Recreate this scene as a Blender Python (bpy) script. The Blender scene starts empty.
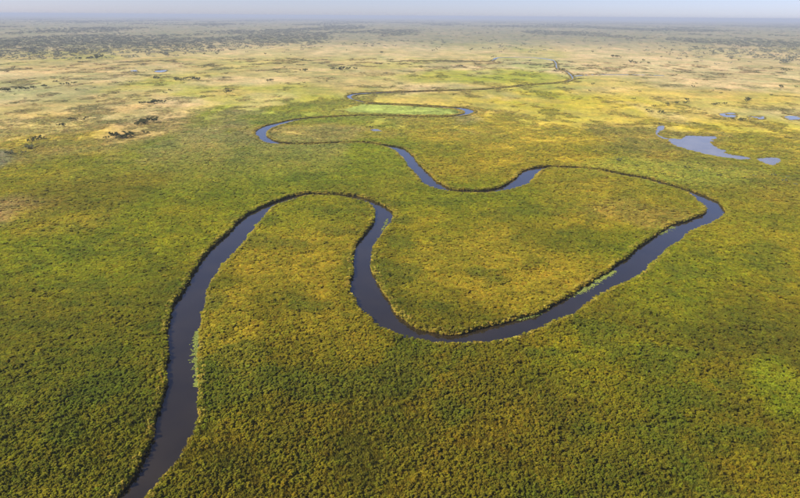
import bpy, math, random
import numpy as np
from mathutils import Matrix, Vector

# ------------------------------------------------------------------ camera, world, sun, exposure
sc = bpy.context.scene
H_CAM = 140.0
F_PX = 628.0                      # focal length in pixels of the 800 x 498 photograph
PITCH = math.radians(20.35)
ROLL = math.radians(0.42)
CM = Matrix.Rotation(math.pi / 2 - PITCH, 4, 'X') @ Matrix.Rotation(ROLL, 4, 'Z')
CM.translation = (0, 0, H_CAM)
cam = bpy.data.cameras.new('camera'); cam_o = bpy.data.objects.new('camera', cam)
sc.collection.objects.link(cam_o); cam_o.matrix_world = CM
cam.sensor_width = 36; cam.lens = F_PX / 800 * 36; cam.clip_start = 1; cam.clip_end = 200000
sc.camera = cam_o

SUN_EL = math.radians(40); SUN_AZ = math.radians(-106)      # azimuth from +Y (into the picture), negative = left
sdir = Vector((math.sin(SUN_AZ) * math.cos(SUN_EL), math.cos(SUN_AZ) * math.cos(SUN_EL), math.sin(SUN_EL)))
w = bpy.data.worlds.new('World'); sc.world = w; w.use_nodes = True
nt = w.node_tree; bg = nt.nodes['Background']
sky = nt.nodes.new('ShaderNodeTexSky'); sky.sky_type = 'NISHITA'; sky.sun_disc = False
sky.sun_elevation = SUN_EL; sky.sun_rotation = SUN_AZ
sky.altitude = 1000; sky.air_density = 0.6; sky.dust_density = 1.0; sky.ozone_density = 2.0
tint = nt.nodes.new('ShaderNodeMix'); tint.data_type = 'RGBA'; tint.blend_type = 'MULTIPLY'; tint.inputs[0].default_value = 1.0
tint.inputs[7].default_value = (1.06, 0.93, 1.04, 1)         # dry-season air: the whole sky slightly lavender
nt.links.new(sky.outputs[0], tint.inputs[6]); nt.links.new(tint.outputs[2], bg.inputs[0]); bg.inputs[1].default_value = 0.078
sun = bpy.data.lights.new('sun', 'SUN'); sun.energy = 4.9; sun.angle = math.radians(0.5); sun.color = (1.0, 0.91, 0.74)
sun_o = bpy.data.objects.new('sun', sun); sc.collection.objects.link(sun_o)
sun_o.rotation_euler = sdir.to_track_quat('Z', 'Y').to_euler(); sun_o.location = (0, 0, 400)
sc.view_settings.view_transform = 'Standard'; sc.view_settings.look = 'None'
sc.view_settings.exposure = 0.82; sc.view_settings.gamma = 1
sc.render.engine = 'CYCLES'
sc.cycles.max_bounces = 6; sc.cycles.transparent_max_bounces = 4; sc.cycles.use_denoising = True

rng = np.random.default_rng(7); random.seed(7)
C = sc.collection
R3 = np.array(CM.to_3x3())

# ------------------------------------------------------------------ survey helpers: where things of the photograph stand on the ground
def ground(px, py, z=0.0):
    px = np.asarray(px, float); py = np.asarray(py, float)
    v = np.stack([(px - 400) / F_PX, -(py - 249) / F_PX, -np.ones_like(px)], -1) @ R3.T
    t = (np.asarray(z) - H_CAM) / v[..., 2]
    return np.stack([v[..., 0] * t, v[..., 1] * t], -1)

def lattice(ix, iy, seed):
    h = (ix.astype(np.int64) * 374761393 + iy.astype(np.int64) * 668265263 + seed * 974711) & 0x7fffffff
    h = ((h ^ (h >> 13)) * 1274126177) & 0x7fffffff
    return ((h ^ (h >> 16)) & 0xffff) / 65535.0
def vnoise(x, y, seed=0):
    ix = np.floor(x); iy = np.floor(y); fx = x - ix; fy = y - iy
    fx = fx * fx * (3 - 2 * fx); fy = fy * fy * (3 - 2 * fy)
    a = lattice(ix, iy, seed); b = lattice(ix + 1, iy, seed); c = lattice(ix, iy + 1, seed); d = lattice(ix + 1, iy + 1, seed)
    return (a * (1 - fx) + b * fx) * (1 - fy) + (c * (1 - fx) + d * fx) * fy
def fbm(x, y, s, seed=0, n=4):
    o = 0; a = 0.5; tot = 0
    for i in range(n):
        o = o + a * vnoise(x / s + 17.3 * i, y / s - 9.1 * i, seed + i); tot += a; a *= 0.55; s *= 0.48
    return o / tot
def smooth(t, a, b):
    t = np.clip((t - a) / (b - a), 0, 1); return t * t * (3 - 2 * t)

# ------------------------------------------------------------------ the river: both banks, cross-section by cross-section
SECT = np.array([
 (84,548,104,552),(100,521,122,524),(117,496,143,496),(130,478,165,478),(143,457,181,457),(151.5,436,193.5,436),(159,412,197.5,412),(165,394,198,394),
 (169,370,197,372),(171,346,195,348),(171.5,322,198,325),(177,304,200,308),(184,288,209,289),(196,269.5,218,271),(210.5,251,231,254),
 (230,233,244,238),(244,217.5,257,222),(261,207,269,209),(280,199.5,283,202.5),(303.7,193.5,304,195.5),(325,193,326,195.3),(342,194,340,196),
 (362,197,357,198.5),(380,203.4,369.6,204.4),(392,210.8,375,213),(391,222,373,223),(383,235,364,234),(375,247,354,246),(372,262,351.5,260),
 (373,272,352.3,274),(376,283,354,292),(381,295.4,363,306),(390,310.5,375,319.5),(402,321,390,329),(420,330,410,336),(442.5,334.5,440,342),
 (465,333,470,342),(490,326,500,338.7),(515,320,530,330),(542,312,555,318.7),(560,302,575,311),(570,296,590,302),(592,283,604,290),(615,269,631,278),
 (626,260,645,267),(644,243.5,658,256),(657,235,669,247),(676,225,686,231),(697,219,704,223),(707,211.7,724,215),(707.6,207,720,206.5),(704,201,708.5,197.6),
 (692,193.5,694.5,191.5),(678,188.4,679,186.6),(652,181.5,660,180.4),(638,178.5,645.5,176),(624,176.2,624.5,172.6),(606,171.3,605,169.6),(586,169,586,167.4),
 (566,168,566,166),(548,168,544,165.6),(536,173,528,168),(530,180,520,175),(522,186.5,512,180.5),(510,189.5,500,187.3),(490,192,485,190.3),(467.5,192.3,466,190),
 (450,191,448,188),(430,185,437,183),(417.5,176,430,175),(407.5,166,422,167),(400,156,413,155.5),(393,149,402.5,148),(380,145.3,380,143),(360,142.5,360,140.7),
 (340,143,340,141.3),(315,144,315,142.5),(290,144,288,142.5),(267.5,142.5,276,141),(258,137,268,137),(256,131,266,132.5),(262.5,126,272,127.5),(277.5,122.3,281,124)])
REED_H = 2.5
L0 = ground(SECT[:, 0], SECT[:, 1]); R0 = ground(SECT[:, 2], SECT[:, 3])
def bank(P, Q, px, py):
    n = P - Q; n /= np.linalg.norm(n, axis=1)[:, None]
    v = -P / np.linalg.norm(P, axis=1)[:, None]
    return ground(px, py, REED_H * np.clip(1.4 * (n * v).sum(1), 0, 1))     # the near bank is seen by its reed tops
Lb = bank(L0, R0, SECT[:, 0], SECT[:, 1]); Rb = bank(R0, L0, SECT[:, 2], SECT[:, 3])
cen = (Lb + Rb) / 2; hw = np.clip(np.linalg.norm(Lb - Rb, axis=1) / 2 - .7, 4.6, 8.6)
for a, b, h in ((17, 22, 5.3), (52, 54, 5.2), (55, 56, 6.5), (57, 60, 4.7), (65, 67, 6.2), (73, 77, 4.8)): hw[a:b + 1] = np.minimum(hw[a:b + 1], h)      # reeds close in on these stretches
FAR = np.array([(302,119.3),(340,116.4),(370,115.6),(405,116.4),(440,116.8),(456,116),(467,113.8),(469,111),(462,108.8),(450,107.7),(405,104.7),(372,103.3),(356,100.3),
 (349.5,97.6),(352,94.9),(365,93.4),(392,92.4),(442,90.4),(480,89.3),(510,86.8),(527,84.8),(560,82.5),(572,79.2),(571,75.5),(566,71.5),(557,68),(556,63.5),(551,60),
 (530,57.5),(500,57.6),(494,59.6),(489,61.3),(470,61.6),(440,60.6),(400,61)])
farc = ground(FAR[:, 0], FAR[:, 1])
cen = np.vstack([cen, farc]); hw = np.concatenate([hw, 5.2 - 1.8 * smooth(np.linalg.norm(farc, axis=1), 1000, 1500)])
wob = {86: 6, 87: 9, 88: 9, 89: 7, 94: 7, 95: 10, 96: 8}
for k, v in wob.items(): hw[k + 3] = v
def resample(P, step, *extra):
    """Catmull-Rom through P, then even steps"""
    Q = np.vstack([2 * P[0] - P[1], P, 2 * P[-1] - P[-2]]); out = []; ex = []
    for i in range(1, len(Q) - 2):
        p0, p1, p2, p3 = Q[i - 1], Q[i], Q[i + 1], Q[i + 2]
        n = max(2, int(np.linalg.norm(p2 - p1) / step * 3))
        for t in np.linspace(0, 1, n, endpoint=False):
            out.append(0.5 * (2 * p1 + (p2 - p0) * t + (2 * p0 - 5 * p1 + 4 * p2 - p3) * t * t + (3 * p1 - p0 - 3 * p2 + p3) * t ** 3)); ex.append(i - 1 + t)
    out = np.array(out); ex = np.array(ex)
    s = np.concatenate([[0], np.cumsum(np.linalg.norm(np.diff(out, axis=0), axis=1))])
    ss = np.arange(0, s[-1], step)
    o = np.stack([np.interp(ss, s, out[:, 0]), np.interp(ss, s, out[:, 1])], 1); k = np.interp(ss, s, ex)
    return (o, k) + tuple(np.interp(k, np.arange(len(e)), e) for e in extra)
rc, rk, rh = resample(cen, 3.0, hw)
ker = np.hanning(9)[1:-1]; ker /= ker.sum()
def blur(a): return np.convolve(np.pad(a, 3, 'edge'), ker, 'valid')
rc = np.stack([blur(rc[:, 0]), blur(rc[:, 1])], 1); rh = blur(rh)
rh = rh + 0.9 * (fbm(rc[:, 0], rc[:, 1], 14, 51, 2) - 0.5) * 2
side_c = ground(*np.array([(571,76.5),(585,75.2),(600,74.6),(630,74.8),(665,75.6)]).T)
sdc, sdk = resample(side_c, 6.0); sdh = np.full(len(sdc), 3.0)

# standing water: outlines walked round in plan
POOLS = {
 'lagoon': [(668,141),(676,138.6),(683,136.4),(700,135.6),(712,136),(718,137),(715,141),(716,145),(722,150),(732,154),(746,156),(752,158),(744,159.5),(734,159.3),(720,157),(700,152.8),(684,149),(672,145)],
 'inlet': [(656,128.5),(659,126),(664,126),(664,129),(661,131.5),(658,133),(660,135.8),(668,138.4),(676,138.6),(675,139.4),(666,139.4),(658,136.8),(655,133.5),(655,130.5)],
 'small_pool': [(757,158.5),(766,157.3),(778,158),(781,161.5),(776,165.5),(768,164.5),(761,161.5)],
 'marsh_pool_a': [(720,114),(728,112.6),(737,113.6),(735,117),(725,117.6)],
 'marsh_pool_b': [(742,116.5),(752,114.4),(768,115.6),(770,119),(758,121),(746,120)],
 'marsh_pool_c': [(777,117),(786,114.8),(800,115.4),(812,118),(802,121),(786,121)],
 'hollow_pool': [(366,129.6),(372,127.8),(381,129.2),(387,131.6),(378,132.4),(370,131.5)],
 'far_pool_a': [(148,71.8),(158,70.2),(170,69.6),(168,72.2),(156,73)],
 'far_pool_b': [(126,71),(134,69.6),(140,71),(133,72.8)],
}
def pool_outline(pts):
    P = ground(*np.array(pts).T); P = P.mean(0) + (P - P.mean(0)) * (.62 if len(pts) in (4, 6) or pts[0][0] < 170 else 1); Q, _ = resample(np.vstack([P, P[:1]]), 3.0); a = np.stack([fbm(Q[:, 0], Q[:, 1], 16, 55, 3), fbm(Q[:, 0], Q[:, 1], 16, 57, 3)], 1) - .5
    Q = Q + a * min(17, .16 * np.linalg.norm(P.max(0) - P.min(0)) if len(pts) != 14 else 3)
    return Q
pools = {k: pool_outline(v) for k, v in POOLS.items()}

def in_poly(P, poly):
    x, y = P[:, 0], P[:, 1]; ins = np.zeros(len(P), bool)
    lo = poly.min(0); hi = poly.max(0)
    m = np.where((x >= lo[0]) & (x <= hi[0]) & (y >= lo[1]) & (y <= hi[1]))[0]
    if len(m) == 0: return ins
    xs, ys = x[m], y[m]; r = np.zeros(len(m), bool)
    j = len(poly) - 1
    for i in range(len(poly)):
        xi, yi = poly[i]; xj, yj = poly[j]
        if yi != yj:
            r ^= ((yi > ys) != (yj > ys)) & (xs < (xj - xi) * (ys - yi) / (yj - yi) + xi)
        j = i
    ins[m] = r; return ins

# distance to the channel edge (negative = in the water), by hashing samples of the course into cells
from collections import defaultdict
class Course:
    def __init__(s, pts, half, reach=30.0):
        s.c = reach; s.pts = pts; s.half = half; s.cell = defaultdict(list)
        for i, p in enumerate(pts): s.cell[(int(p[0] // reach), int(p[1] // reach))].append(i)
    def dist(s, P):
        """signed distance to the edge, capped at 'reach', and the nearest sample"""
        out = np.full(len(P), s.c); idx = np.full(len(P), -1)
        ci = np.floor(P / s.c).astype(int)
        key = ci[:, 0].astype(np.int64) * 100003 + ci[:, 1]
        order = np.argsort(key, kind='stable'); ks = key[order]
        st = np.flatnonzero(np.concatenate([[True], ks[1:] != ks[:-1]])) if len(ks) else []
        for a, b in zip(st, list(st[1:]) + [len(ks)]):
            m = order[a:b]; cx, cy = ci[m[0]]
            near = [i for dx in (-1, 0, 1) for dy in (-1, 0, 1) for i in s.cell.get((cx + dx, cy + dy), ())]
            if not near: continue
            near = np.array(near)
            for q in range(0, len(m), 4000):
                mm = m[q:q + 4000]
                d = np.linalg.norm(P[mm][:, None] - s.pts[near][None], axis=2) - s.half[near][None]
                k = d.argmin(1); out[mm] = np.minimum(d[np.arange(len(mm)), k], s.c); idx[mm] = near[k]
        return out, idx
river_course = Course(np.vstack([rc, sdc]), np.concatenate([rh, sdh]))
def ragged(P): return 2.6 * (fbm(P[:, 0], P[:, 1], 7.5, 53, 3) - .5)
def wet(P, pad=0.0):
    d, _ = river_course.dist(P); d = d + ragged(P)
    m = d < pad
    for k, q in pools.items():
        i = in_poly(P, q)
        if k.startswith('marsh') or k.startswith('far'): i &= fbm(P[:, 0], P[:, 1] * .6, 16, 59, 3) > .46      # sedge stands in the shallow ones
        m |= i
    return m, d

# ------------------------------------------------------------------ what grows where (vegetation colour on the map, brightness by distance painted in)
GREEN = (0.285, 0.295, 0.010); LUSH = (0.250, 0.305, 0.013); OLIVE = (0.180, 0.168, 0.007); GOLD = (0.405, 0.335, 0.022); LIME = (0.38, 0.39, 0.04); FERN = (0.170, 0.180, 0.006)
BROWN = (0.220, 0.172, 0.010); ORANGE = (0.43, 0.315, 0.11); STRAW = (0.48, 0.385, 0.195); SAGE = (0.25, 0.27, 0.15); LENS = (0.30, 0.36, 0.075); YELLOW = (0.385, 0.32, 0.115)
PATCH = [  # centre and half-axes as seen, kind, how strongly
 (60,430,240,200,FERN,.7),(150,230,230,60,GREEN,.9),(260,150,200,50,LUSH,.75),(260,100,130,18,GREEN,.6),(330,165,110,25,LUSH,.5),
 (300,260,75,60,GOLD,.55),(290,215,80,22,GREEN,.5),(235,350,45,70,GOLD,.65),(330,340,60,50,GOLD,.35),(430,440,190,80,BROWN,.55),(300,470,160,60,OLIVE,.5),
 (620,370,90,50,GREEN,.5),(700,420,160,60,OLIVE,.5),(700,280,120,60,GREEN,.7),(770,330,60,40,BROWN,.4),(790,400,30,28,LUSH,.6),(740,470,120,30,OLIVE,.6),
 (480,200,110,22,GREEN,.9),(430,230,60,40,GREEN,.4),(620,205,90,28,GOLD,.75),(500,275,130,45,GOLD,.7),(650,215,60,14,ORANGE,.25),
 (560,130,190,45,GOLD,.75),(470,168,60,20,GOLD,.5),(600,150,100,22,GOLD,.4),(760,140,90,22,GOLD,.7),(680,172,95,14,LIME,1.0),(330,131,75,9,ORANGE,.38),(330,131,75,9,GOLD,.5),(460,97,110,6,ORANGE,.45),(520,100,150,10,GOLD,.6),
 (500,78,130,9,GREEN,.8),(540,63,60,8,SAGE,.45),(530,67,30,3,LENS,.6),(620,82,60,7,GREEN,.7),(570,92,50,8,LUSH,.3),
 (700,66,170,22,STRAW,.85),(680,88,150,10,ORANGE,.35),(740,80,110,14,STRAW,.6),(720,100,120,12,GOLD,.6),
 (150,125,55,18,ORANGE,.85),(140,131,50,11,ORANGE,.75),(165,108,45,6,ORANGE,.6),(180,104,40,6,STRAW,.7),(110,140,60,10,ORANGE,.4),(60,130,60,22,GOLD,.6),(80,105,80,14,ORANGE,.3),(20,207,60,16,ORANGE,.8),(75,215,50,18,GOLD,.8),(110,190,70,18,BROWN,.5),(20,155,22,10,SAGE,.9),
 (250,66,220,14,YELLOW,.55),(330,50,160,10,STRAW,.65),(120,72,90,10,STRAW,.6),(90,66,60,6,ORANGE,.5),(30,92,80,12,SAGE,.5),(240,82,60,6,STRAW,.5),(250,93,40,4,ORANGE,.35),
 (60,62,40,5,YELLOW,.5),(150,62,80,5,ORANGE,.4),(480,45,90,8,SAGE,.4),(600,46,60,6,STRAW,.8),(470,55,60,4,STRAW,.5),
]
_pc = []
for cx, cy, rx, ry, col, k in PATCH:
    c = ground(cx, cy); a = ground(cx, cy - ry); b = ground(cx, cy + ry); e = ground(cx + rx, cy)
    ax = (a - b) / 2; _pc.append(((a + b) / 2, ax, np.linalg.norm(e - c), np.array(col), k))
lens_px = [(354,106.5),(362,104.4),(372,104),(405,105.6),(440,107.8),(456,110),(461,112),(457,114),(445,115.2),(405,114.6),(372,113.4),(352,112.8),(345,110)]
lens_poly = ground(*np.array(lens_px).T)
def veg(P):
    """albedo and plant height factor of the vegetation at plan points P"""
    x, y = P[:, 0], P[:, 1]; d = np.hypot(x, y)
    sw = np.clip(d / 420, 0.6, 14)
    wx = x + (fbm(x / sw, y / sw, 60, 3) - .5) * 70 * sw; wy = y + (fbm(x / sw, y / sw, 60, 5) - .5) * 90 * sw
    col = np.tile(np.array(OLIVE), (len(P), 1))
    mid = (.8 * smooth(d, 290, 520))[:, None]; col = col * (1 - mid) + (.5 * np.array(GOLD) + .5 * np.array(GREEN)) * mid  # near darkness and mid-distance brightness put into the base colour
    far = smooth(d, 620, 1350)[:, None]; col = col * (1 - far) + np.array(YELLOW) * far
    n1 = fbm(x, y * .55, 420, 11)[:, None]; n2 = fbm(x, y * .5, 260, 12)[:, None]
    col = col + far * ((np.array(STRAW) - col) * smooth(n1, .48, .66) * .9); col = col + far * ((np.array(GREEN) - col) * smooth(n2, .52, .68) * .6)
    for c, ax, rx, pc, k in _pc:
        L = np.linalg.norm(ax); u = ax / L; vx = wx - c[0]; vy = wy - c[1]
        q = ((vx * u[0] + vy * u[1]) / L) ** 2 + ((-vx * u[1] + vy * u[0]) / rx) ** 2
        wgt = (k * (1 - smooth(np.sqrt(q), .55, 1.15)))[:, None]
        col = col * (1 - wgt) + pc * wgt
    bush = smooth(d + 1400 * (fbm(x, y * .4, 1500, 21) - .5) + 600 * smooth(-x / np.maximum(d, 1), .15, .5) + 250 * smooth(x / np.maximum(d, 1), .2, .5), 2600, 4600)[:, None]
    col = col * (1 - bush * .85) + np.array((0.17, 0.17, 0.115)) * bush * .85
    st = (smooth(d, 480, 900) * (1 - .7 * bush[:, 0]))[:, None]
    b1 = smooth(fbm(x, y * .45, 150, 24, 5), .50, .64)[:, None]; b2 = smooth(fbm(x, y * .45, 110, 27, 5), .54, .66)[:, None]; b3 = smooth(fbm(x, y * .5, 45, 29, 4), .55, .68)[:, None]
    col = col * (1 - st * .42 * b1) + np.array((.24, .205, .07)) * st * .42 * b1; col = col * (1 - st * .35 * b2) + np.array(STRAW) * st * .35 * b2; col = col * (1 - st * .35 * b3) + np.array((.19, .185, .05)) * st * .35 * b3
    # mosaic of greener and drier stands at several sizes
    m1 = fbm(x, y, 55, 31, 4) - .5; m2 = fbm(x, y, 14, 32, 3) - .5; m3 = fbm(x, y, 5, 33, 2) - .5
    col = col * (1 + .35 * m1 + .45 * m2 + .3 * m3)[:, None]
    t = (m1 * .9 + m2 * .6)[:, None]; col = col * np.concatenate([1 + .38 * t, 1 + 0 * t, 1 + .2 * t], 1)
    dg = (smooth(fbm(x, y, 24, 36, 3), .56, .70) * .5 * (1 - smooth(d, 350, 700)))[:, None]; col = col * (1 - dg) + np.array((.105, .150, .016)) * dg
    tall = 1 - .55 * smooth((col[:, 0] - col[:, 1]), .035, .12) - .35 * smooth(d, 350, 1100)
    lens = in_poly(P + 12 * np.stack([m1, m2], 1), lens_poly); lm = fbm(x, y, 30, 37, 4)[lens] - .5; col[lens] = np.array(LENS) * (1 + .7 * m2[lens] + .9 * lm)[:, None]; tall[lens] = .28
    return np.clip(col, .01, .8), tall, bush[:, 0]

# ------------------------------------------------------------------ materials
def mat(name):
    m = bpy.data.materials.new(name); m.use_nodes = True; n = m.node_tree.nodes; n.clear()
    return m, n, m.node_tree.links
def nd(n, t, **k):
    o = n.new(t)
    for a, b in k.items(): setattr(o, a, b)
    return o
def math_n(n, l, op, a, b):
    o = nd(n, 'ShaderNodeMath', operation=op)
    for i, v in enumerate((a, b)):
        if isinstance(v, (int, float)): o.inputs[i].default_value = v
        else: l.new(v, o.inputs[i])
    return o.outputs[0]
def leaf_material(name, attr=None, base=None, trans=0.3, rough=0.6, vary=0.35):
    """leaves: diffuse + some light let through; colour from the stand the plant belongs to, leaf by leaf a little different"""
    m, n, l = mat(name)
    out = nd(n, 'ShaderNodeOutputMaterial')
    if attr:
        a = nd(n, 'ShaderNodeAttribute', attribute_type='INSTANCER', attribute_name=attr); colour = a.outputs['Color']
    else:
        c = nd(n, 'ShaderNodeRGB'); c.outputs[0].default_value = (*base, 1); colour = c.outputs[0]
    geo = nd(n, 'ShaderNodeNewGeometry'); oi = nd(n, 'ShaderNodeObjectInfo')
    v = math_n(n, l, 'ADD', math_n(n, l, 'MULTIPLY', geo.outputs['Random Per Island'], vary * 1.6), 1 - vary * .8)
    v = math_n(n, l, 'MULTIPLY', v, math_n(n, l, 'ADD', math_n(n, l, 'MULTIPLY', oi.outputs['Random'], vary), 1 - vary / 2))
    mix = nd(n, 'ShaderNodeMix', data_type='RGBA', blend_type='MULTIPLY'); mix.inputs[0].default_value = 1
    l.new(colour, mix.inputs[6])
    cmb = nd(n, 'ShaderNodeCombineColor'); [l.new(v, cmb.inputs[i]) for i in range(3)]
    l.new(cmb.outputs[0], mix.inputs[7])
    p = nd(n, 'ShaderNodeBsdfPrincipled'); p.inputs['Roughness'].default_value = rough; p.inputs['Specular IOR Level'].default_value = .06
    l.new(mix.outputs[2], p.inputs['Base Color'])
    tr = nd(n, 'ShaderNodeBsdfTranslucent'); l.new(mix.outputs[2], tr.inputs[0])
    ms = nd(n, 'ShaderNodeMixShader'); ms.inputs[0].default_value = trans
    l.new(p.outputs[0], ms.inputs[1]); l.new(tr.outputs[0], ms.inputs[2]); l.new(ms.outputs[0], out.inputs[0])
    return m
M_reed = leaf_material('papyrus_leaf', 'veg', trans=.38, vary=.36)
M_leaf = [leaf_material('tree_leaf_%s' % k, base=b, trans=.2, vary=.5) for k, b in (('dark', (.075, .088, .024)), ('olive', (.115, .120, .040)), ('grey', (.16, .17, .09)))]
M_wood_leaf = leaf_material('woodland_leaf', 'veg', trans=.15, vary=.4)
def bark_material():
    m, n, l = mat('bark'); out = nd(n, 'ShaderNodeOutputMaterial'); p = nd(n, 'ShaderNodeBsdfPrincipled')
    t = nd(n, 'ShaderNodeTexNoise'); t.inputs['Scale'].default_value = 6; r = nd(n, 'ShaderNodeValToRGB')
    r.color_ramp.elements[0].color = (.06, .045, .03, 1); r.color_ramp.elements[1].color = (.16, .13, .10, 1)
    l.new(t.outputs[0], r.inputs[0]); l.new(r.outputs[0], p.inputs['Base Color']); p.inputs['Roughness'].default_value = .9
    l.new(p.outputs[0], out.inputs[0]); return m
M_bark = bark_material()
def water_material(name, base, rough, ripple):
    m, n, l = mat(name); out = nd(n, 'ShaderNodeOutputMaterial'); p = nd(n, 'ShaderNodeBsdfPrincipled')
    tc = nd(n, 'ShaderNodeTexCoord')
    a = nd(n, 'ShaderNodeTexNoise'); a.inputs['Scale'].default_value = .05; a.inputs['Detail'].default_value = 5; l.new(tc.outputs['Object'], a.inputs['Vector'])
    r = nd(n, 'ShaderNodeValToRGB'); r.color_ramp.elements[0].position = .35; r.color_ramp.elements[1].position = .7
    r.color_ramp.elements[0].color = (*[c * .8 for c in base], 1); r.color_ramp.elements[1].color = (*[c * 1.25 for c in base], 1)
    l.new(a.outputs[0], r.inputs[0]); l.new(r.outputs[0], p.inputs['Base Color'])
    p.inputs['IOR'].default_value = 1.33; p.inputs['Coat Weight'].default_value = .9; p.inputs['Coat IOR'].default_value = 1.55; p.inputs['Specular Tint'].default_value = (1, .92, .80, 1); p.inputs['Coat Roughness'].default_value = .1
    rr = nd(n, 'ShaderNodeMapRange'); rr.inputs['To Min'].default_value = rough * .7; rr.inputs['To Max'].default_value = rough * 1.5
    l.new(a.outputs[0], rr.inputs['Value']); l.new(rr.outputs[0], p.inputs['Roughness'])
    b = nd(n, 'ShaderNodeTexNoise'); b.inputs['Scale'].default_value = .8; b.inputs['Detail'].default_value = 3; l.new(tc.outputs['Object'], b.inputs['Vector'])
    bp = nd(n, 'ShaderNodeBump'); bp.inputs['Strength'].default_value = ripple; bp.inputs['Distance'].default_value = .05
    l.new(b.outputs[0], bp.inputs['Height']); l.new(bp.outputs[0], p.inputs['Normal']); l.new(p.outputs[0], out.inputs[0]); return m
M_water = water_material('river_water', (.021, .016, .009), .10, .25)
M_pool = water_material('pool_water', (.21, .19, .155), .15, .2)
def ground_material():
    m, n, l = mat('marsh_ground'); out = nd(n, 'ShaderNodeOutputMaterial'); p = nd(n, 'ShaderNodeBsdfPrincipled')
    a = nd(n, 'ShaderNodeAttribute', attribute_type='GEOMETRY', attribute_name='veg')
    tc = nd(n, 'ShaderNodeTexCoord'); f = None
    for s, lo, hi in ((1.1, .72, 1.28), (.16, .75, 1.25), (.02, .82, 1.18)):
        t = nd(n, 'ShaderNodeTexNoise'); t.inputs['Scale'].default_value = s; t.inputs['Detail'].default_value = 4; l.new(tc.outputs['Object'], t.inputs['Vector'])
        mr = nd(n, 'ShaderNodeMapRange'); mr.inputs['From Min'].default_value = .3; mr.inputs['From Max'].default_value = .7
        mr.inputs['To Min'].default_value = lo; mr.inputs['To Max'].default_value = hi; l.new(t.outputs[0], mr.inputs['Value'])
        f = mr.outputs[0] if f is None else math_n(n, l, 'MULTIPLY', f, mr.outputs[0])
    cmb = nd(n, 'ShaderNodeCombineColor'); [l.new(f, cmb.inputs[i]) for i in range(3)]
    mix = nd(n, 'ShaderNodeMix', data_type='RGBA', blend_type='MULTIPLY'); mix.inputs[0].default_value = 1
    l.new(a.outputs['Color'], mix.inputs[6]); l.new(cmb.outputs[0], mix.inputs[7]); l.new(mix.outputs[2], p.inputs['Base Color'])
    p.inputs['Roughness'].default_value = .95; p.inputs['Specular IOR Level'].default_value = .1
    t = nd(n, 'ShaderNodeTexNoise'); t.inputs['Scale'].default_value = .35; t.inputs['Detail'].default_value = 6; l.new(tc.outputs['Object'], t.inputs['Vector'])
    bp = nd(n, 'ShaderNodeBump'); bp.inputs['Strength'].default_value = .9; bp.inputs['Distance'].default_value = 1.2
    l.new(t.outputs[0], bp.inputs['Height']); l.new(bp.outputs[0], p.inputs['Normal']); l.new(p.outputs[0], out.inputs[0]); return m
M_ground = ground_material()

def new_mesh(name, V, F, m=None):
    me = bpy.data.meshes.new(name); me.from_pydata([tuple(v) for v in V], [], [tuple(f) for f in F]); me.update()
    for q in (m if isinstance(m, (list, tuple)) else [m] if m else []): me.materials.append(q)
    return me
def link(name, me, parent=None, **props):
    o = bpy.data.objects.new(name, me); C.objects.link(o); o.parent = parent
    for k, v in props.items(): o[k] = v
    return o

# ------------------------------------------------------------------ ground: one sheet to the horizon, finest where the camera looks
dist = [0.0, 40.0, 80.0]
while dist[-1] < 46000: dist.append(dist[-1] * (1.0125 if dist[-1] < 3000 else 1.03))
dist = np.array(dist)
ang = np.radians(np.concatenate([np.arange(-180, -46, 4), np.arange(-46, 46.01, .25), np.arange(50, 180, 4)]))
A, D = np.meshgrid(ang, dist[1:]); GP = np.stack([(np.sin(A) * D).ravel(), (np.cos(A) * D).ravel()], 1)
gcol, _, _ = veg(GP)
gw, gd = wet(GP)
step = .014 * np.hypot(GP[:, 0], GP[:, 1]) + 3
gz = np.where(gd < step, -.5, .15 + .25 * fbm(GP[:, 0], GP[:, 1], 40, 71))
for q in pools.values():
    c = q.mean(0); r = np.linalg.norm(q - c, axis=1).max() + 60
    m = np.where(np.linalg.norm(GP - c, axis=1) < r)[0]
    if len(m):
        dm = np.linalg.norm(GP[m][:, None] - q[None], axis=2).min(1)
        k = (dm < step[m] * 1.3) | in_poly(GP[m], q); gz[m[k]] = -.5
nr, na = A.shape
V = np.vstack([[0, 0, .2], np.column_stack([GP, gz])])
i, j = np.meshgrid(np.arange(nr - 1), np.arange(na), indexing='ij'); j2 = (j + 1) % na
quads = np.stack([1 + i * na + j, 1 + (i + 1) * na + j, 1 + (i + 1) * na + j2, 1 + i * na + j2], -1).reshape(-1, 4)[:, ::-1]
fan = [(0, 1 + (k + 1) % na, 1 + k) for k in range(na)]
gm = new_mesh('marsh_ground', V.tolist(), quads.tolist() + fan, M_ground)
at = gm.attributes.new('veg', 'FLOAT_COLOR', 'POINT')
cc = np.ones((len(V), 4), np.float32); cc[1:, :3] = gcol; cc[0, :3] = OLIVE; at.data.foreach_set('color', cc.ravel())
link('marsh_ground', gm, kind='structure', label='flat green and golden floodplain reaching to the horizon', category='ground')

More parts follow.
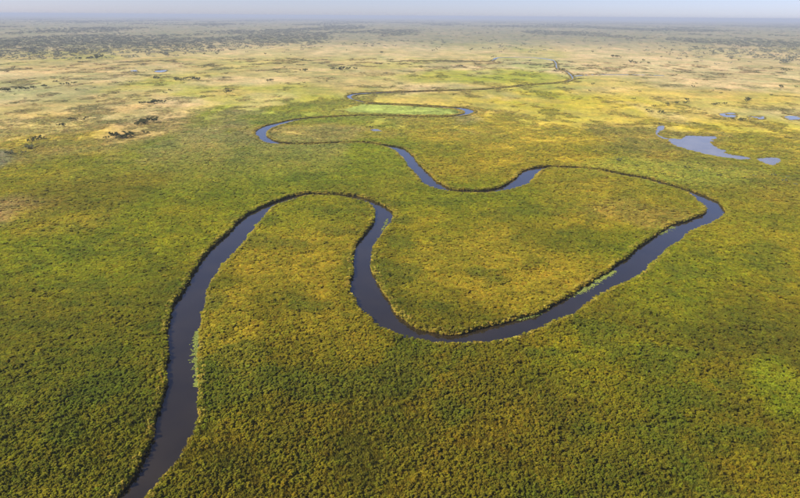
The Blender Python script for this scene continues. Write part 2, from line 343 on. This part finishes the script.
# ------------------------------------------------------------------ water
def ribbon(name, c, h, z, pad):
    t = np.gradient(c, axis=0); t /= np.linalg.norm(t, axis=1)[:, None]; nrm = np.stack([-t[:, 1], t[:, 0]], 1)
    a = c + nrm * (h + pad)[:, None]; b = c - nrm * (h + pad)[:, None]; n = len(c)
    V = np.vstack([np.column_stack([a, np.full(n, z)]), np.column_stack([b, np.full(n, z)])])
    F = [(k, n + k, n + k + 1, k + 1) for k in range(n - 1)]
    return new_mesh(name, V, F, M_water)
link('river', ribbon('river', rc, rh, 0.0, np.full(len(rc), 2.6)), kind='structure', label='dark meandering river winding away through the reed beds', category='river')
link('side_channel', ribbon('side_channel', sdc, sdh, 0.004, np.full(len(sdc), 1.3)), kind='structure', label='thin far side channel leaving the river towards the right', category='river')
LBL = {'lagoon': 'wide pale blue lagoon open to the sky beyond the bend', 'inlet': 'narrow hooked inlet at the left end of the blue lagoon', 'small_pool': 'small grey pool just right of the blue lagoon',
 'marsh_pool_a': 'leftmost of the three thin pools above the lagoon', 'marsh_pool_b': 'middle one of the three thin pools above the lagoon', 'marsh_pool_c': 'thin pool at the right edge above the lagoon',
 'hollow_pool': 'tiny grey pool in the golden tongue inside the far bend', 'far_pool_a': 'pale far pool in the dry grassland at left', 'far_pool_b': 'tiny far pool left of the pale far pool'}
NM = {'lagoon': 'lagoon', 'inlet': 'inlet_water', 'hollow_pool': 'pool'}
for k, (nm, q) in enumerate(pools.items()):
    me = new_mesh(nm, np.column_stack([q, np.full(len(q), .05 + .004 * k)]), [tuple(range(len(q)))], M_pool)
    link(NM.get(nm, 'pool'), me, kind='structure', label=LBL[nm], category='water')

# ------------------------------------------------------------------ plants of the reed beds (sources stay in a collection outside the scene)
def blade(V, F, p, az, L, wd, lift, droop):
    u = np.array([math.cos(az), math.sin(az), 0]); s = np.array([-u[1], u[0], 0]) * wd / 2; z = np.array([0, 0, 1.0]); b = len(V)
    p = np.array(p); mid = p + u * L * .5 + z * lift; tip = p + u * L + z * (lift - droop)
    V += [p - s * .5, p + s * .5, mid + s, mid - s, tip]
    F += [(b, b + 1, b + 2, b + 3), (b + 3, b + 2, b + 4)]
def clump(seed, spread, heads, per, hi, dome=.42, flat=1.0):
    r = random.Random(seed); V = []; F = []
    for k in range(heads):
        a = r.uniform(0, 6.283); q = spread * math.sqrt(r.random()); x, y = q * math.cos(a), q * math.sin(a)
        top = hi * r.uniform(.86, 1.0) * (1 - dome * (q / spread) ** 2)
        b = len(V); az = r.uniform(0, 3.14); s = np.array([math.cos(az), math.sin(az), 0]) * .10
        base = np.array([x * .6, y * .6, -.2]); t = np.array([x, y, top])
        V += [base - s, base + s, t + s * .6, t - s * .6]; F.append((b, b + 1, b + 2, b + 3))
        a0 = r.uniform(0, 6.28)
        for i in range(per):
            blade(V, F, t, a0 + 6.283 * i / per + r.uniform(-.3, .3), r.uniform(.34, .55), r.uniform(.20, .32), r.uniform(.0, .16) * flat, r.uniform(.1, .36) * flat)
    return new_mesh('papyrus_clump', V, F, M_reed)
def tussock(seed, hi):
    r = random.Random(seed); V = []; F = []
    for k in range(46):
        a = r.uniform(0, 6.283); q = .42 * math.sqrt(r.random()); p = np.array((q * math.cos(a), q * math.sin(a), hi * r.uniform(.15, .5)))
        blade(V, F, p, a + r.uniform(-.9, .9), r.uniform(.3, .7), r.uniform(.09, .16), hi * r.uniform(.25, .5), r.uniform(-.1, .35))
    return new_mesh('sedge_tussock', V, F, M_reed)
def source(name, meshes):
    col = bpy.data.collections.new(name)
    for i, me in enumerate(meshes):
        o = bpy.data.objects.new('%s_%02d' % (name, i), me); col.objects.link(o)
    return col
reed_src = source('papyrus_source', [clump(s, .66, 9, 6, 2.5) for s in range(8)] + [clump(50 + s, .74, 11, 5, 2.4, .08, .35) for s in range(6)] + [tussock(80 + s, 1.9) for s in range(5)])

def scatter_nodes(col):
    g = bpy.data.node_groups.new('grow_' + col.name, 'GeometryNodeTree')
    g.interface.new_socket('Geometry', in_out='INPUT', socket_type='NodeSocketGeometry'); g.interface.new_socket('Geometry', in_out='OUTPUT', socket_type='NodeSocketGeometry')
    n, l = g.nodes, g.links; gi = n.new('NodeGroupInput'); go = n.new('NodeGroupOutput')
    ci = n.new('GeometryNodeCollectionInfo'); ci.inputs['Collection'].default_value = col; ci.inputs['Separate Children'].default_value = True; ci.inputs['Reset Children'].default_value = True
    ip = n.new('GeometryNodeInstanceOnPoints'); ip.inputs['Pick Instance'].default_value = True
    def attr(nm, t):
        a = n.new('GeometryNodeInputNamedAttribute'); a.data_type = t; a.inputs[0].default_value = nm; return a.outputs[0]
    l.new(gi.outputs[0], ip.inputs['Points']); l.new(ci.outputs[0], ip.inputs['Instance'])
    l.new(attr('pick', 'INT'), ip.inputs['Instance Index']); l.new(attr('turn', 'FLOAT_VECTOR'), ip.inputs['Rotation']); l.new(attr('size', 'FLOAT_VECTOR'), ip.inputs['Scale'])
    l.new(ip.outputs[0], go.inputs[0]); return g
def scatter(name, P3, size, col, tree, npick, pick=None, **props):
    n = len(P3); me = bpy.data.meshes.new(name); me.vertices.add(n); me.vertices.foreach_set('co', np.asarray(P3, np.float32).ravel())
    tv = np.zeros((n, 3), np.float32); tv[:, 2] = rng.uniform(0, 6.283, n); tv[:, :2] = rng.normal(0, .06, (n, 2))
    for nm, t, key, data in (('turn', 'FLOAT_VECTOR', 'vector', tv), ('size', 'FLOAT_VECTOR', 'vector', np.asarray(size, np.float32))):
        me.attributes.new(nm, t, 'POINT').data.foreach_set(key, data.ravel())
    me.attributes.new('pick', 'INT', 'POINT').data.foreach_set('value', (rng.integers(0, npick, n) if pick is None else pick).astype(np.int32))
    c4 = np.ones((n, 4), np.float32); c4[:, :3] = col
    me.attributes.new('veg', 'FLOAT_COLOR', 'POINT').data.foreach_set('color', c4.ravel())
    o = link(name, me, kind='stuff', **props); md = o.modifiers.new('grow', 'NODES'); md.node_group = tree
    return o
reed_tree = scatter_nodes(reed_src)

def field_points():
    out = []; d = 95.0
    while d < 2300:
        s = .58 + .0024 * d; half = math.radians(43 if d > 150 else 60)
        n = int(2 * half * d / s); a = -half + (np.arange(n) + rng.uniform(0, 1, n)) * (2 * half / n)
        r = d + rng.uniform(-.55, .55, n) * s
        out.append(np.column_stack([np.sin(a) * r, np.cos(a) * r, np.full(n, s)])); d += s
    return np.vstack(out)
FP = field_points()
wm, wd_ = wet(FP[:, :2], .35)
TRAILS = [[(735,283),(752,289),(766,296),(785,303)],[(738,328),(752,333),(770,332)],[(182,204),(193,200),(204,196)],[(552,205),(560,210)],[(0,204),(20,201),(45,196),(70,191)],[(0,229),(16,227),(32,223)],
          [(700,300),(716,312)],[(25,143),(34,140),(40,138)]]
tr_pts = np.vstack([resample(ground(*np.array(t).T), 1.5)[0] for t in TRAILS]); trails = Course(tr_pts, np.full(len(tr_pts), .9))
td, _ = trails.dist(FP[:, :2]); td = td + 1.2 * (vnoise(FP[:, 0] / 2.5, FP[:, 1] / 2.5, 88) - .5)
keep = ~wm & (td > 0); FP = FP[keep]; wd_ = wd_[keep]
fc, ft, fb = veg(FP[:, :2]); dry = smooth(fc[:, 0] - fc[:, 1], .03, .20) * smooth(np.hypot(FP[:, 0], FP[:, 1]), 450, 800) * .8; fb = np.maximum(fb, dry); fdist = np.hypot(FP[:, 0], FP[:, 1]); thinning = smooth(fdist, 540, 1250)
stand = fbm(FP[:, 0], FP[:, 1] * .6, 34, 66, 4) + .10 * (rng.uniform(0, 1, len(FP)) - .5)          # away from the river the reeds keep to stands
ft = ft * (1 - .55 * smooth(fdist, 480, 950)); fc = fc * (1 + .18 * smooth(fdist, 500, 900))[:, None]  # distant reeds lightened in colour to offset the shade between clumps
keep = (rng.uniform(0, 1, len(FP)) > np.maximum(fb, .25 * thinning)) & (stand > .62 * thinning); FP, fc, ft, wd_ = FP[keep], fc[keep], ft[keep], wd_[keep]
# fringe: taller, yellower reeds right at the water's edge, sunlit brightness painted in
fr = []
for c, h in ((rc, rh),):
    t = np.gradient(c, axis=0); t /= np.linalg.norm(t, axis=1)[:, None]; nrm = np.stack([-t[:, 1], t[:, 0]], 1)
    for sg in (-1, 1):
        e = c + sg * nrm * (h + .3)[:, None]; e = e - sg * nrm * ragged(e)[:, None]; dd = np.hypot(e[:, 0], e[:, 1])
        for row in range(3):
            reps = 4 if row < 2 else 3
            for q in range(reps):
                k = rng.uniform(0, 1, len(e)); k2 = np.minimum(np.arange(len(e)) + 1, len(e) - 1)
                p = e * (1 - k)[:, None] + e[k2] * k[:, None] + sg * nrm * (.1 + row * .8 + rng.uniform(-.3, .5, len(e)))[:, None]
                fr.append(np.column_stack([p, np.clip(.5 + .0018 * dd, .9, 2.4)]))
for q in pools.values():
    n = np.roll(q, -1, 0) - q; p = np.repeat(q, 5, 0) + np.repeat(n, 5, 0) * rng.uniform(0, 1, (len(q) * 5, 1)) + rng.normal(0, .5, (len(q) * 5, 2))
    fr.append(np.column_stack([p, np.full(len(p), 1.5)]))
for k, q in pools.items():
    if k.startswith('marsh'):                                     # sedge standing in the shallows
        p = rng.uniform(q.min(0), q.max(0), (1500, 2)); p = p[in_poly(p, q) & (fbm(p[:, 0], p[:, 1] * .5, 18, 59, 3) < .49)]; fr.append(np.column_stack([p, np.full(len(p), 2.2)]))
fr = np.vstack(fr); fd, _ = river_course.dist(fr[:, :2]); inw, _ = wet(fr[:, :2], .05); fr0 = fr; fr = fr[~inw & (np.hypot(fr[:, 0], fr[:, 1]) < 2300)]
rc_, rt_, _ = veg(fr[:, :2]); edge = fbm(fr[:, 0], fr[:, 1], 18, 61, 2)[:, None]
fy = (.45 + .55 * smooth(edge[:, 0], .3, .65))[:, None] * (.6 + .35 * (fd[~inw & (np.hypot(fr0[:, 0], fr0[:, 1]) < 2300)] < 1.0)[:, None]); rc_ = rc_ * (1 - fy) + fy * np.array((.47, .385, .06)) * (.7 + .6 * edge); rt_ = np.maximum(rt_, .85) * 1.08 * (1 - .55 * smooth(np.hypot(fr[:, 0], fr[:, 1]), 550, 1050)); rt_ = np.where(fd[~inw & (np.hypot(fr0[:, 0], fr0[:, 1]) < 2300)] > 12, .3, rt_)
fdk = fd[~inw & (np.hypot(fr0[:, 0], fr0[:, 1]) < 2300)]; thin = (fbm(fr[:, 0], fr[:, 1], 6, 63, 2) > .36) | (rng.uniform(0, 1, len(fr)) < .5); rt_ = rt_ * np.where(fdk < .9, .68, 1) * rng.uniform(.7, 1.2, len(fr)); fr, rc_, rt_ = fr[thin], rc_[thin], rt_[thin]
AP = np.vstack([FP, fr]); AC = np.vstack([fc, rc_]); AT = np.concatenate([ft, rt_])
calm = smooth(np.hypot(AP[:, 0], AP[:, 1]), 150, 340) * .85
hgt = AT * (1 + (1 - calm) * (-.22 + .5 * fbm(AP[:, 0], AP[:, 1], 9, 41, 3))) * (1 + (1 - calm) * rng.uniform(-.25, .2, len(AP)))
hgt *= 1 - (1 - calm) * .2 * smooth(fbm(AP[:, 0], AP[:, 1], 26, 43, 2), .5, .75)
hgt *= 1 - .5 * smooth(vnoise(AP[:, 0] / 4.5, AP[:, 1] / 4.5, 47) * vnoise(AP[:, 0] / 15, AP[:, 1] / 15, 48), .5, .75) * (1 - calm)
sx = AP[:, 2] / 1.08 * rng.uniform(.72, 1.32, len(AP))
AS = np.column_stack([sx, sx, hgt])
AC = AC * rng.uniform(.78, 1.22, (len(AP), 1)) * (1 + rng.normal(0, .05, (len(AP), 3)))
for nm, q in pools.items():      # low sedge round the standing water
    c = q.mean(0); r = np.linalg.norm(q - c, axis=1).max() + 30; m = np.where(np.linalg.norm(AP[:, :2] - c, axis=1) < r)[0]
    if len(m):
        dm = np.linalg.norm(AP[m, :2][:, None] - q[None], axis=2).min(1); AS[m, 2] *= .4 + .6 * smooth(dm, 4, 24)
P3 = np.column_stack([AP[:, :2], np.full(len(AP), -.05)])
# beds, by which bank they grow on
ksec = lambda a, b: rc[(rk >= a) & (rk <= b)]
bedB = np.vstack([ksec(0, 49), ground(*np.array([(900, 217), (1300, 300), (900, 700), (300, 900), (60, 700)]).T)])
bedC = np.vstack([ksec(24, 73), ground(*np.array([(380, 144), (386, 180)]).T)])
bedA = np.vstack([ksec(0, 24), ground(*np.array([(386, 180), (380, 144)]).T), ksec(73, 83), ground(*np.array([(300, 60), (-300, 50), (-600, 100), (-500, 400), (-300, 900)]).T)])
zone = np.full(len(AP), 3)
pick = np.where(rng.uniform(0, 1, len(AP)) < .95 * smooth(np.hypot(AP[:, 0], AP[:, 1]), 160, 340), rng.integers(8, 14, len(AP)), rng.integers(0, 8, len(AP)))
tus = rng.uniform(0, 1, len(AP)) < (.24 + .55 * smooth(fbm(AP[:, 0], AP[:, 1], 17, 45, 3), .50, .60)) * (1 - .9 * calm)
tus |= (np.arange(len(AP)) >= len(FP)) & (rng.uniform(0, 1, len(AP)) < .55)
pick = np.where(tus, rng.integers(14, 19, len(AP)), pick); AC[tus] = AC[tus] * np.array((1.12, 1.08, 1.25))
zone[in_poly(AP[:, :2], bedA)] = 0; zone[in_poly(AP[:, :2], bedB)] = 1; zone[in_poly(AP[:, :2], bedC)] = 2; zone[in_poly(AP[:, :2], lens_poly)] = 4
for z, (nm, lb) in enumerate([('papyrus_bed', 'dense green papyrus bed covering the left bank and left foreground'), ('papyrus_bed', 'olive brown papyrus bed inside the first bend and across the foreground'),
        ('papyrus_bed', 'rounded golden papyrus tongue enclosed by the river loop in the middle'), ('papyrus_bed', 'golden reed bed beyond the river loop, around the lagoon'), ('sedge_meadow', 'pale bright green strip of sedge between two far channels')]):
    m = zone == z
    scatter(nm, P3[m], AS[m], AC[m], reed_tree, 8, pick[m], label=lb, category='reeds')
print('reeds', len(AP), [int((zone == z).sum()) for z in range(5)])

# ------------------------------------------------------------------ floating water-lily mats along the banks
def lily_material():
    return leaf_material('lily_leaf', base=(.25, .30, .07), trans=.1, vary=.35, rough=.45)
M_lily = lily_material()
def lily_mat(pts, width, label, seed):
    r = np.random.default_rng(seed); c, _ = resample(ground(*np.array(pts).T), .5); V = []; F = []
    t = np.gradient(c, axis=0); t /= np.linalg.norm(t, axis=1)[:, None] + 1e-9; nr_ = np.stack([-t[:, 1], t[:, 0]], 1); n = len(c)
    o = c.mean(0)
    for k in range(int(n * width * 3.0)):
        i = r.integers(0, n); e = math.sin(math.pi * (i + .5) / n) ** .5
        p = c[i] + nr_[i] * r.normal(0, .30) * width * (.35 + .65 * e) - o + r.normal(0, .15, 2)
        if vnoise(np.array([(p[0] + o[0]) / 2.0]), np.array([(p[1] + o[1]) / 2.0]), seed)[0] < .38: continue
        rad = r.uniform(.16, .36); a0 = r.uniform(0, 6.28); b = len(V); m = 8; z0 = .012 + .0004 * (k % 60)
        V.append((p[0], p[1], z0))
        for q in range(m):
            a = a0 + .18 + (6.283 - .36) * q / (m - 1); V.append((p[0] + rad * math.cos(a), p[1] + rad * math.sin(a), z0 + .05 + .05 * r.random()))
        F += [(b, b + 1 + q, b + 2 + q) for q in range(m - 1)]
    ob = link('floating_leaf_mat', new_mesh('floating_leaf_mat', V, F, M_lily), kind='stuff', label=label, category='water plants'); ob.location = (o[0], o[1], 0)
lily_mat([(197,331),(196,342),(195.5,352),(196,364),(196.5,376),(196.5,390)], 3.2, 'pale green floating leaves along the right edge of the near channel', 1)
lily_mat([(567,297.8),(579,292),(593,284),(605,276.5),(615,270.5)], 4.4, 'long pale green strip of floating leaves on the right reach', 2)
lily_mat([(516,320.2),(528,316.3),(540,313.2),(549,308.2)], 3.4, 'pale green floating leaves at the lower end of the right reach', 3)
lily_mat([(659,234.6),(666,230),(674,226.5)], 5.0, 'small pale green leaf mat near the top of the right reach', 4)
lily_mat([(387.5,219),(385,225),(382,231)], 2.0, 'tiny floating leaf patch at the bend above the middle channel', 5)

# ------------------------------------------------------------------ trees and shrubs
def limb(V, F, a, b, ra, rb, n=6):
    a = np.array(a, float); b = np.array(b, float); u = b - a; u /= np.linalg.norm(u)
    s = np.cross(u, (0, 0, 1) if abs(u[2]) < .9 else (1, 0, 0)); s /= np.linalg.norm(s); t = np.cross(u, s); k = len(V)
    for p, r in ((a, ra), (b, rb)):
        for i in range(n):
            q = 6.283 * i / n; V.append(p + r * (s * math.cos(q) + t * math.sin(q)))
    F += [(k + i, k + (i + 1) % n, k + n + (i + 1) % n, k + n + i) for i in range(n)]; F.append(tuple(k + n + i for i in range(n)))
def plant(seed, h, wd, stems, leaves, low):
    """(trunk, crown) geometry: forked limbs, leaf faces in clumps round the limb ends, gaps between"""
    r = random.Random(seed); TV, TF, CV, CF = [], [], [], []; ends = []
    for s in range(stems):
        a = 6.283 * s / stems + r.uniform(-.5, .5); off = 0 if stems == 1 else .12 * wd
        p = (0, 0, -.15); lean = (.10 if stems == 1 else .22) * wd
        f = (p[0] + lean * math.cos(a), p[1] + lean * math.sin(a), h * r.uniform(.34, .46)); rad = .035 * h / (1 if stems == 1 else 1.7)
        limb(TV, TF, p, f, rad, rad * .65)
        for q in range(5 if stems == 1 else 3):
            b = a + (6.283 * q / 5 if stems == 1 else r.uniform(-1, 1)); rr = wd * r.uniform(.22, .46)
            e = (f[0] * .4 + rr * math.cos(b), f[1] * .4 + rr * math.sin(b), h * r.uniform(.5, .88)); limb(TV, TF, f, e, rad * .55, rad * .16, 4); ends.append(e)
    for k in range(leaves // 12):
        e = r.choice(ends); cx, cy, cz = (e[0] + r.gauss(0, .075 * wd), e[1] + r.gauss(0, .075 * wd), max(low * h, e[2] + r.gauss(.02, .07) * h))
        for i in range(12):
            c = np.array((cx + r.gauss(0, .055 * wd), cy + r.gauss(0, .055 * wd), max(low * h, cz + r.gauss(0, .05) * h)))
            s = wd * r.uniform(.035, .07); u = np.array([r.gauss(0, 1) for _ in range(3)]); u /= np.linalg.norm(u)
            v = np.cross(u, [r.gauss(0, 1) for _ in range(3)]); v /= np.linalg.norm(v); b = len(CV)
            CV += [c - u * s, c + v * s * .6, c + u * s, c - v * s * .6]; CF.append((b, b + 1, b + 2, b + 3))
    return TV, TF, CV, CF
def kinds(name, n, h, wd, stems, leaves, low, m):
    out = []
    for i in range(n):
        tv, tf, cv, cf = plant(hash((name, i)) % 9973 if False else 100 * stems + i + int(h * 7), h, wd, stems, leaves, low)
        out.append((new_mesh(name + '_trunk', tv, tf, M_bark), new_mesh(name + '_crown', cv, cf, m[i % len(m)])))
    return out
SHRUB = kinds('shrub', 4, 4.0, 6.5, 4, 420, .06, [M_leaf[0], M_leaf[1]])
GSHRUB = kinds('shrub_pale', 2, 3.0, 5.0, 4, 300, .06, [M_leaf[2]])
TREE = kinds('tree', 4, 9.0, 9.0, 1, 480, .25, [M_leaf[0], M_leaf[1]])
def place(kind, px, py, s, label, group=None, off=(0, 0)):
    p = ground(px, py) + np.array(off)
    nm, src = {'s': ('shrub', SHRUB), 'g': ('shrub', GSHRUB), 't': ('tree', TREE)}[kind]
    t, c = random.choice(src)
    e = bpy.data.objects.new(nm, None); C.objects.link(e); e.location = (p[0], p[1], 0); e.rotation_euler = (0, 0, random.uniform(0, 6.28))
    e.scale = (s * random.uniform(.9, 1.1), s * random.uniform(.9, 1.1), s * random.uniform(.85, 1.15)); e.empty_display_size = .1
    e['label'] = label; e['category'] = nm
    if group: e['group'] = group
    link('trunk', t, e); link('crown', c, e)
def thicket(kind, px0, py0, px1, py1, n, s, label, group, jit=5):
    for k in range(n):
        t = (k + random.uniform(.2, .8)) / n
        place(kind, px0 + (px1 - px0) * t, py0 + (py1 - py0) * t, s * random.uniform(.7, 1.25), label, group, (random.gauss(0, jit), random.gauss(0, jit * 1.3)))
thicket('s', 138, 125.5, 153, 121.5, 12, 1.35, 'dark shrub in the upper clump on the orange dry patch at left', 'upper shrub clump on the dry patch')
thicket('s', 112, 139, 134, 136, 13, 1.2, 'dark shrub in the lower clump on the orange dry patch at left', 'lower shrub clump on the dry patch')
thicket('s', 144, 104.5, 162, 103.5, 8, 1.25, 'shrub in the row above the orange dry patch', 'shrub row above the dry patch')
thicket('s', 57, 127, 64, 126, 3, .9, 'shrub in the small clump at left of the orange dry patch', 'small left shrub clump')
thicket('s', 72, 121.5, 83, 119.5, 5, 1.0, 'shrub in the larger clump between the dry patch and the left edge', 'larger left shrub clump')
thicket('s', 27, 143, 38, 140, 5, 1.0, 'dark shrub in the slanting row near the left edge', 'slanting shrub row')
thicket('g', 2, 156, 20, 150, 6, 1.3, 'grey green shrub in the patch at the left edge', 'grey shrubs at the left edge', 8)
thicket('s', 172, 80.5, 200, 80.5, 12, 1.5, 'dark shrub in the long far row on the dry grassland at left', 'long far shrub row', 9)
thicket('s', 150, 79.5, 156, 78.5, 3, 1.4, 'dark shrub left of the long far shrub row', 'short far shrub row', 7)
thicket('t', 80, 60, 88, 60, 4, 1.0, 'dark tree in the left half of the far grove', 'far grove left', 10)
thicket('t', 90, 59.5, 101, 59, 6, 1.25, 'dark tree in the right half of the far grove, the denser one', 'far grove right', 10)
thicket('s', 4, 92, 22, 91, 5, 1.6, 'dark shrub in the low row at the far left edge', 'low row at the left edge', 8)
thicket('s', 30, 90, 46, 87, 5, 1.3, 'dark shrub in the slanting far row at left', 'slanting far row', 8)
thicket('s', 62, 86, 72, 85, 3, 1.3, 'dark shrub in the short row beside the slanting far row', 'short row left', 7)
thicket('s', 332, 70.5, 353, 70, 9, 1.7, 'dark shrub in the far row above the winding channels', 'far row above the channels', 10)
thicket('s', 301, 71.6, 309, 71, 4, 1.6, 'dark shrub in the far knot left of the row above the channels', 'far shrub knot', 9)
thicket('s', 265, 82, 270, 81.5, 2, 1.4, 'small dark shrub on pale grass left of the winding channels', 'pair on pale grass', 5)
thicket('s', 225, 92.5, 236, 92, 4, 1.0, 'low shrub on the bare strip above the green meadow', 'bare strip shrubs', 6)
thicket('t', 381, 54, 387, 53, 2, 1.0, 'far dark tree standing alone in the straw coloured plain', 'lone far trees', 12)
thicket('t', 430, 51.5, 439, 49.5, 4, 1.0, 'far tree in the short grove above the winding channels', 'short far grove', 14)
thicket('t', 470, 51, 474, 50.5, 2, .9, 'far tree right of the short grove above the channels', 'right far pair', 12)
place('s', 461, 67.5, 1.6, 'single far shrub on the green band left of the channel hook')
thicket('t', 492, 58.5, 497, 57.5, 3, .8, 'dark tree at the left turn of the farthest river loop', 'trees at the farthest turn', 8)
thicket('s', 556, 71.5, 562, 70.5, 4, 1.4, 'dark shrub at the right turn of the farthest river loop', 'shrubs at the farthest right turn', 7)
thicket('s', 610, 57, 618, 58, 4, 1.8, 'dark far shrub on the pale plain right of the river loop', 'far shrubs right of the loop', 12)
thicket('s', 626, 62.5, 645, 64, 6, 1.5, 'low far shrub in the row along the pale plain at right', 'low row on the pale plain', 10)
thicket('s', 780, 71.5, 790, 70.5, 4, 1.5, 'far shrub near the right edge of the pale plain', 'right edge far shrubs', 8)
thicket('s', 784, 89, 792, 87, 3, 1.2, 'shrub at the right edge above the thin pools', 'right edge shrubs', 6)
thicket('s', 662, 108.5, 690, 100.5, 8, 1.0, 'shrub in the slanting row between straw plain and lagoon', 'slanting row by the lagoon', 7)
thicket('s', 710, 105.5, 722, 104.5, 4, 1.0, 'shrub in the short row above the thin pools', 'short row above the pools', 6)
thicket('s', 738, 101, 752, 99.5, 5, 1.0, 'shrub in the row right of the one above the thin pools', 'right row above the pools', 6)
thicket('s', 647, 113, 652, 112, 3, .9, 'shrub in the left tuft beyond the lagoon inlet', 'left tuft beyond the inlet', 4)
thicket('s', 658, 114, 663, 113, 3, .9, 'shrub in the right tuft beyond the lagoon inlet', 'right tuft beyond the inlet', 4)
thicket('s', 738, 121.5, 748, 120.5, 4, .9, 'brown green shrub on the spit below the thin pools', 'spit shrubs', 4)
place('g', 619, 162, 1.3, 'grey green shrub on the bank beyond the river loop, left of the lush strip')
thicket('s', 626, 166, 740, 172, 13, .62, 'small dark shrub in the lush green strip below the lagoon', 'shrubs in the lush strip', 22)
thicket('g', 700, 168, 786, 178, 9, .75, 'pale dry shrub in the lush strip near the right edge', 'pale shrubs in the lush strip', 18)
place('s', 660, 124.5, .7, 'dark shrub at the tip of the lagoon inlet')
place('s', 371, 128.2, .7, 'low dark shrub beside the tiny pool in the golden tongue')
# small far trees one can still pick out, then the woodland that reads as one mass
small = []
for t, c in TREE + SHRUB:
    tv = [v.co[:] for v in t.vertices]; n = len(tv); me = new_mesh('far_tree', tv + [v.co[:] for v in c.vertices], [tuple(p.vertices) for p in t.polygons] + [tuple(i + n for i in p.vertices) for p in c.polygons], [M_bark, c.materials[0]])
    for k in range(len(t.polygons), len(me.polygons)): me.polygons[k].material_index = 1
    small.append(me)
cnt = 0
def far_trees(n, x0, x1, y0, y1, s, label, group, shrub=False):
    for k in range(n):
        px, py = random.uniform(x0, x1), random.uniform(y0, y1); p = ground(px, py)
        if wet(p[None], 8)[0][0]: continue
        me = random.choice(small[4:] if shrub else small[:4]); o = link('shrub' if shrub else 'tree', me, label=label, category='shrub' if shrub else 'tree', group=group)
        o.location = (p[0], p[1], 0); o.rotation_euler = (0, 0, random.uniform(0, 6.28)); q = s * random.uniform(.6, 1.3); o.scale = (q * random.uniform(.9, 1.3), q, q * random.uniform(.7, 1))
for n, x0, x1, y0, y1, sz, where, sh in (
        (15, 0, 75, 38, 55, 1.0, 'over the grey plain by the left edge', 0), (15, 75, 150, 38, 56, 1.0, 'over the grey plain above the far dark grove', 0), (15, 150, 220, 38, 56, 1.0, 'on the plain right of the far dark grove', 0),
        (15, 620, 710, 42, 64, .9, 'on the pale plain right of the far river loop', 0), (15, 710, 760, 42, 64, .9, 'on the pale plain straight above the thin pools', 0), (15, 760, 800, 42, 64, .9, 'on the pale plain at the upper right corner', 0),
        (10, 220, 350, 40, 56, .9, 'over the straw plain left of the lone far trees', 0), (10, 350, 480, 40, 50, .9, 'over the straw plain behind the lone far trees', 0), (10, 480, 620, 40, 54, .9, 'over the plain behind the farthest river loop', 0),
        (10, 0, 110, 64, 100, .9, 'over the dry grass by the left edge', 1), (10, 110, 220, 64, 98, .9, 'over the dry grass round the two far pools', 1), (10, 220, 330, 64, 90, .9, 'over the dry grass left of the winding channels', 1),
        (11, 560, 690, 66, 100, .9, 'over the straw plain right of the far channels', 1), (11, 690, 800, 66, 98, .9, 'over the straw plain above the thin pools', 1)):
    kd = 'shrub' if sh else 'tree'
    far_trees(n, x0, x1, y0, y1, sz, 'small far %s scattered %s' % (kd, where), 'far %ss %s' % (kd, where), bool(sh))

wood_meshes = []
for i in range(4):
    tv, tf, cv, cf = plant(500 + i, 9, 11, 1, 220, .2); wood_meshes.append(new_mesh('wood_tree', cv, cf, M_wood_leaf))
wood_tree = scatter_nodes(source('woodland_source', wood_meshes))
n = 90000; a = np.radians(rng.uniform(-40, 40, n)); d = 2300 * (24000 / 2300) ** rng.uniform(0, 1, n) ; WP = np.column_stack([np.sin(a) * d, np.cos(a) * d])
_, _, wb = veg(WP); isl = fbm(WP[:, 0], WP[:, 1] * .35, 700, 91, 4)
keep = rng.uniform(0, 1, n) < wb * smooth(isl, .49, .60) * .7 + .03 * wb
WP = WP[keep]; d = d[keep]; m = len(WP); ws = rng.uniform(.7, 1.25, m) * np.clip(d / 5000, 1, 1.6)
wc = np.array((.175, .185, .14)) * rng.uniform(.7, 1.4, (m, 1))
scatter('woodland', np.column_stack([WP, np.zeros(m)]), np.column_stack([ws * 1.7, ws * 1.7, ws * .9]), wc, wood_tree, 4, label='hazy dark woodland bands below the horizon', category='woodland')
print('wood', m)

# ------------------------------------------------------------------ the air
hz = 52000.0; z0, z1 = -2.0, 150.0
hv = [(x, y, z) for z in (z0, z1) for y in (-hz, hz) for x in (-hz, hz)]
m_, n_, l_ = mat('haze_air'); out = nd(n_, 'ShaderNodeOutputMaterial'); pv = nd(n_, 'ShaderNodeVolumePrincipled')
pv.inputs['Color'].default_value = (.57, .66, .86, 1); pv.inputs['Density'].default_value = 7.5e-5; pv.inputs['Anisotropy'].default_value = .0
l_.new(pv.outputs[0], out.inputs['Volume'])
link('haze', new_mesh('haze', hv, [(0, 2, 3, 1), (4, 5, 7, 6), (0, 1, 5, 4), (2, 6, 7, 3), (0, 4, 6, 2), (1, 3, 7, 5)], m_), kind='stuff', label='thin bluish haze over the plain', category='haze')
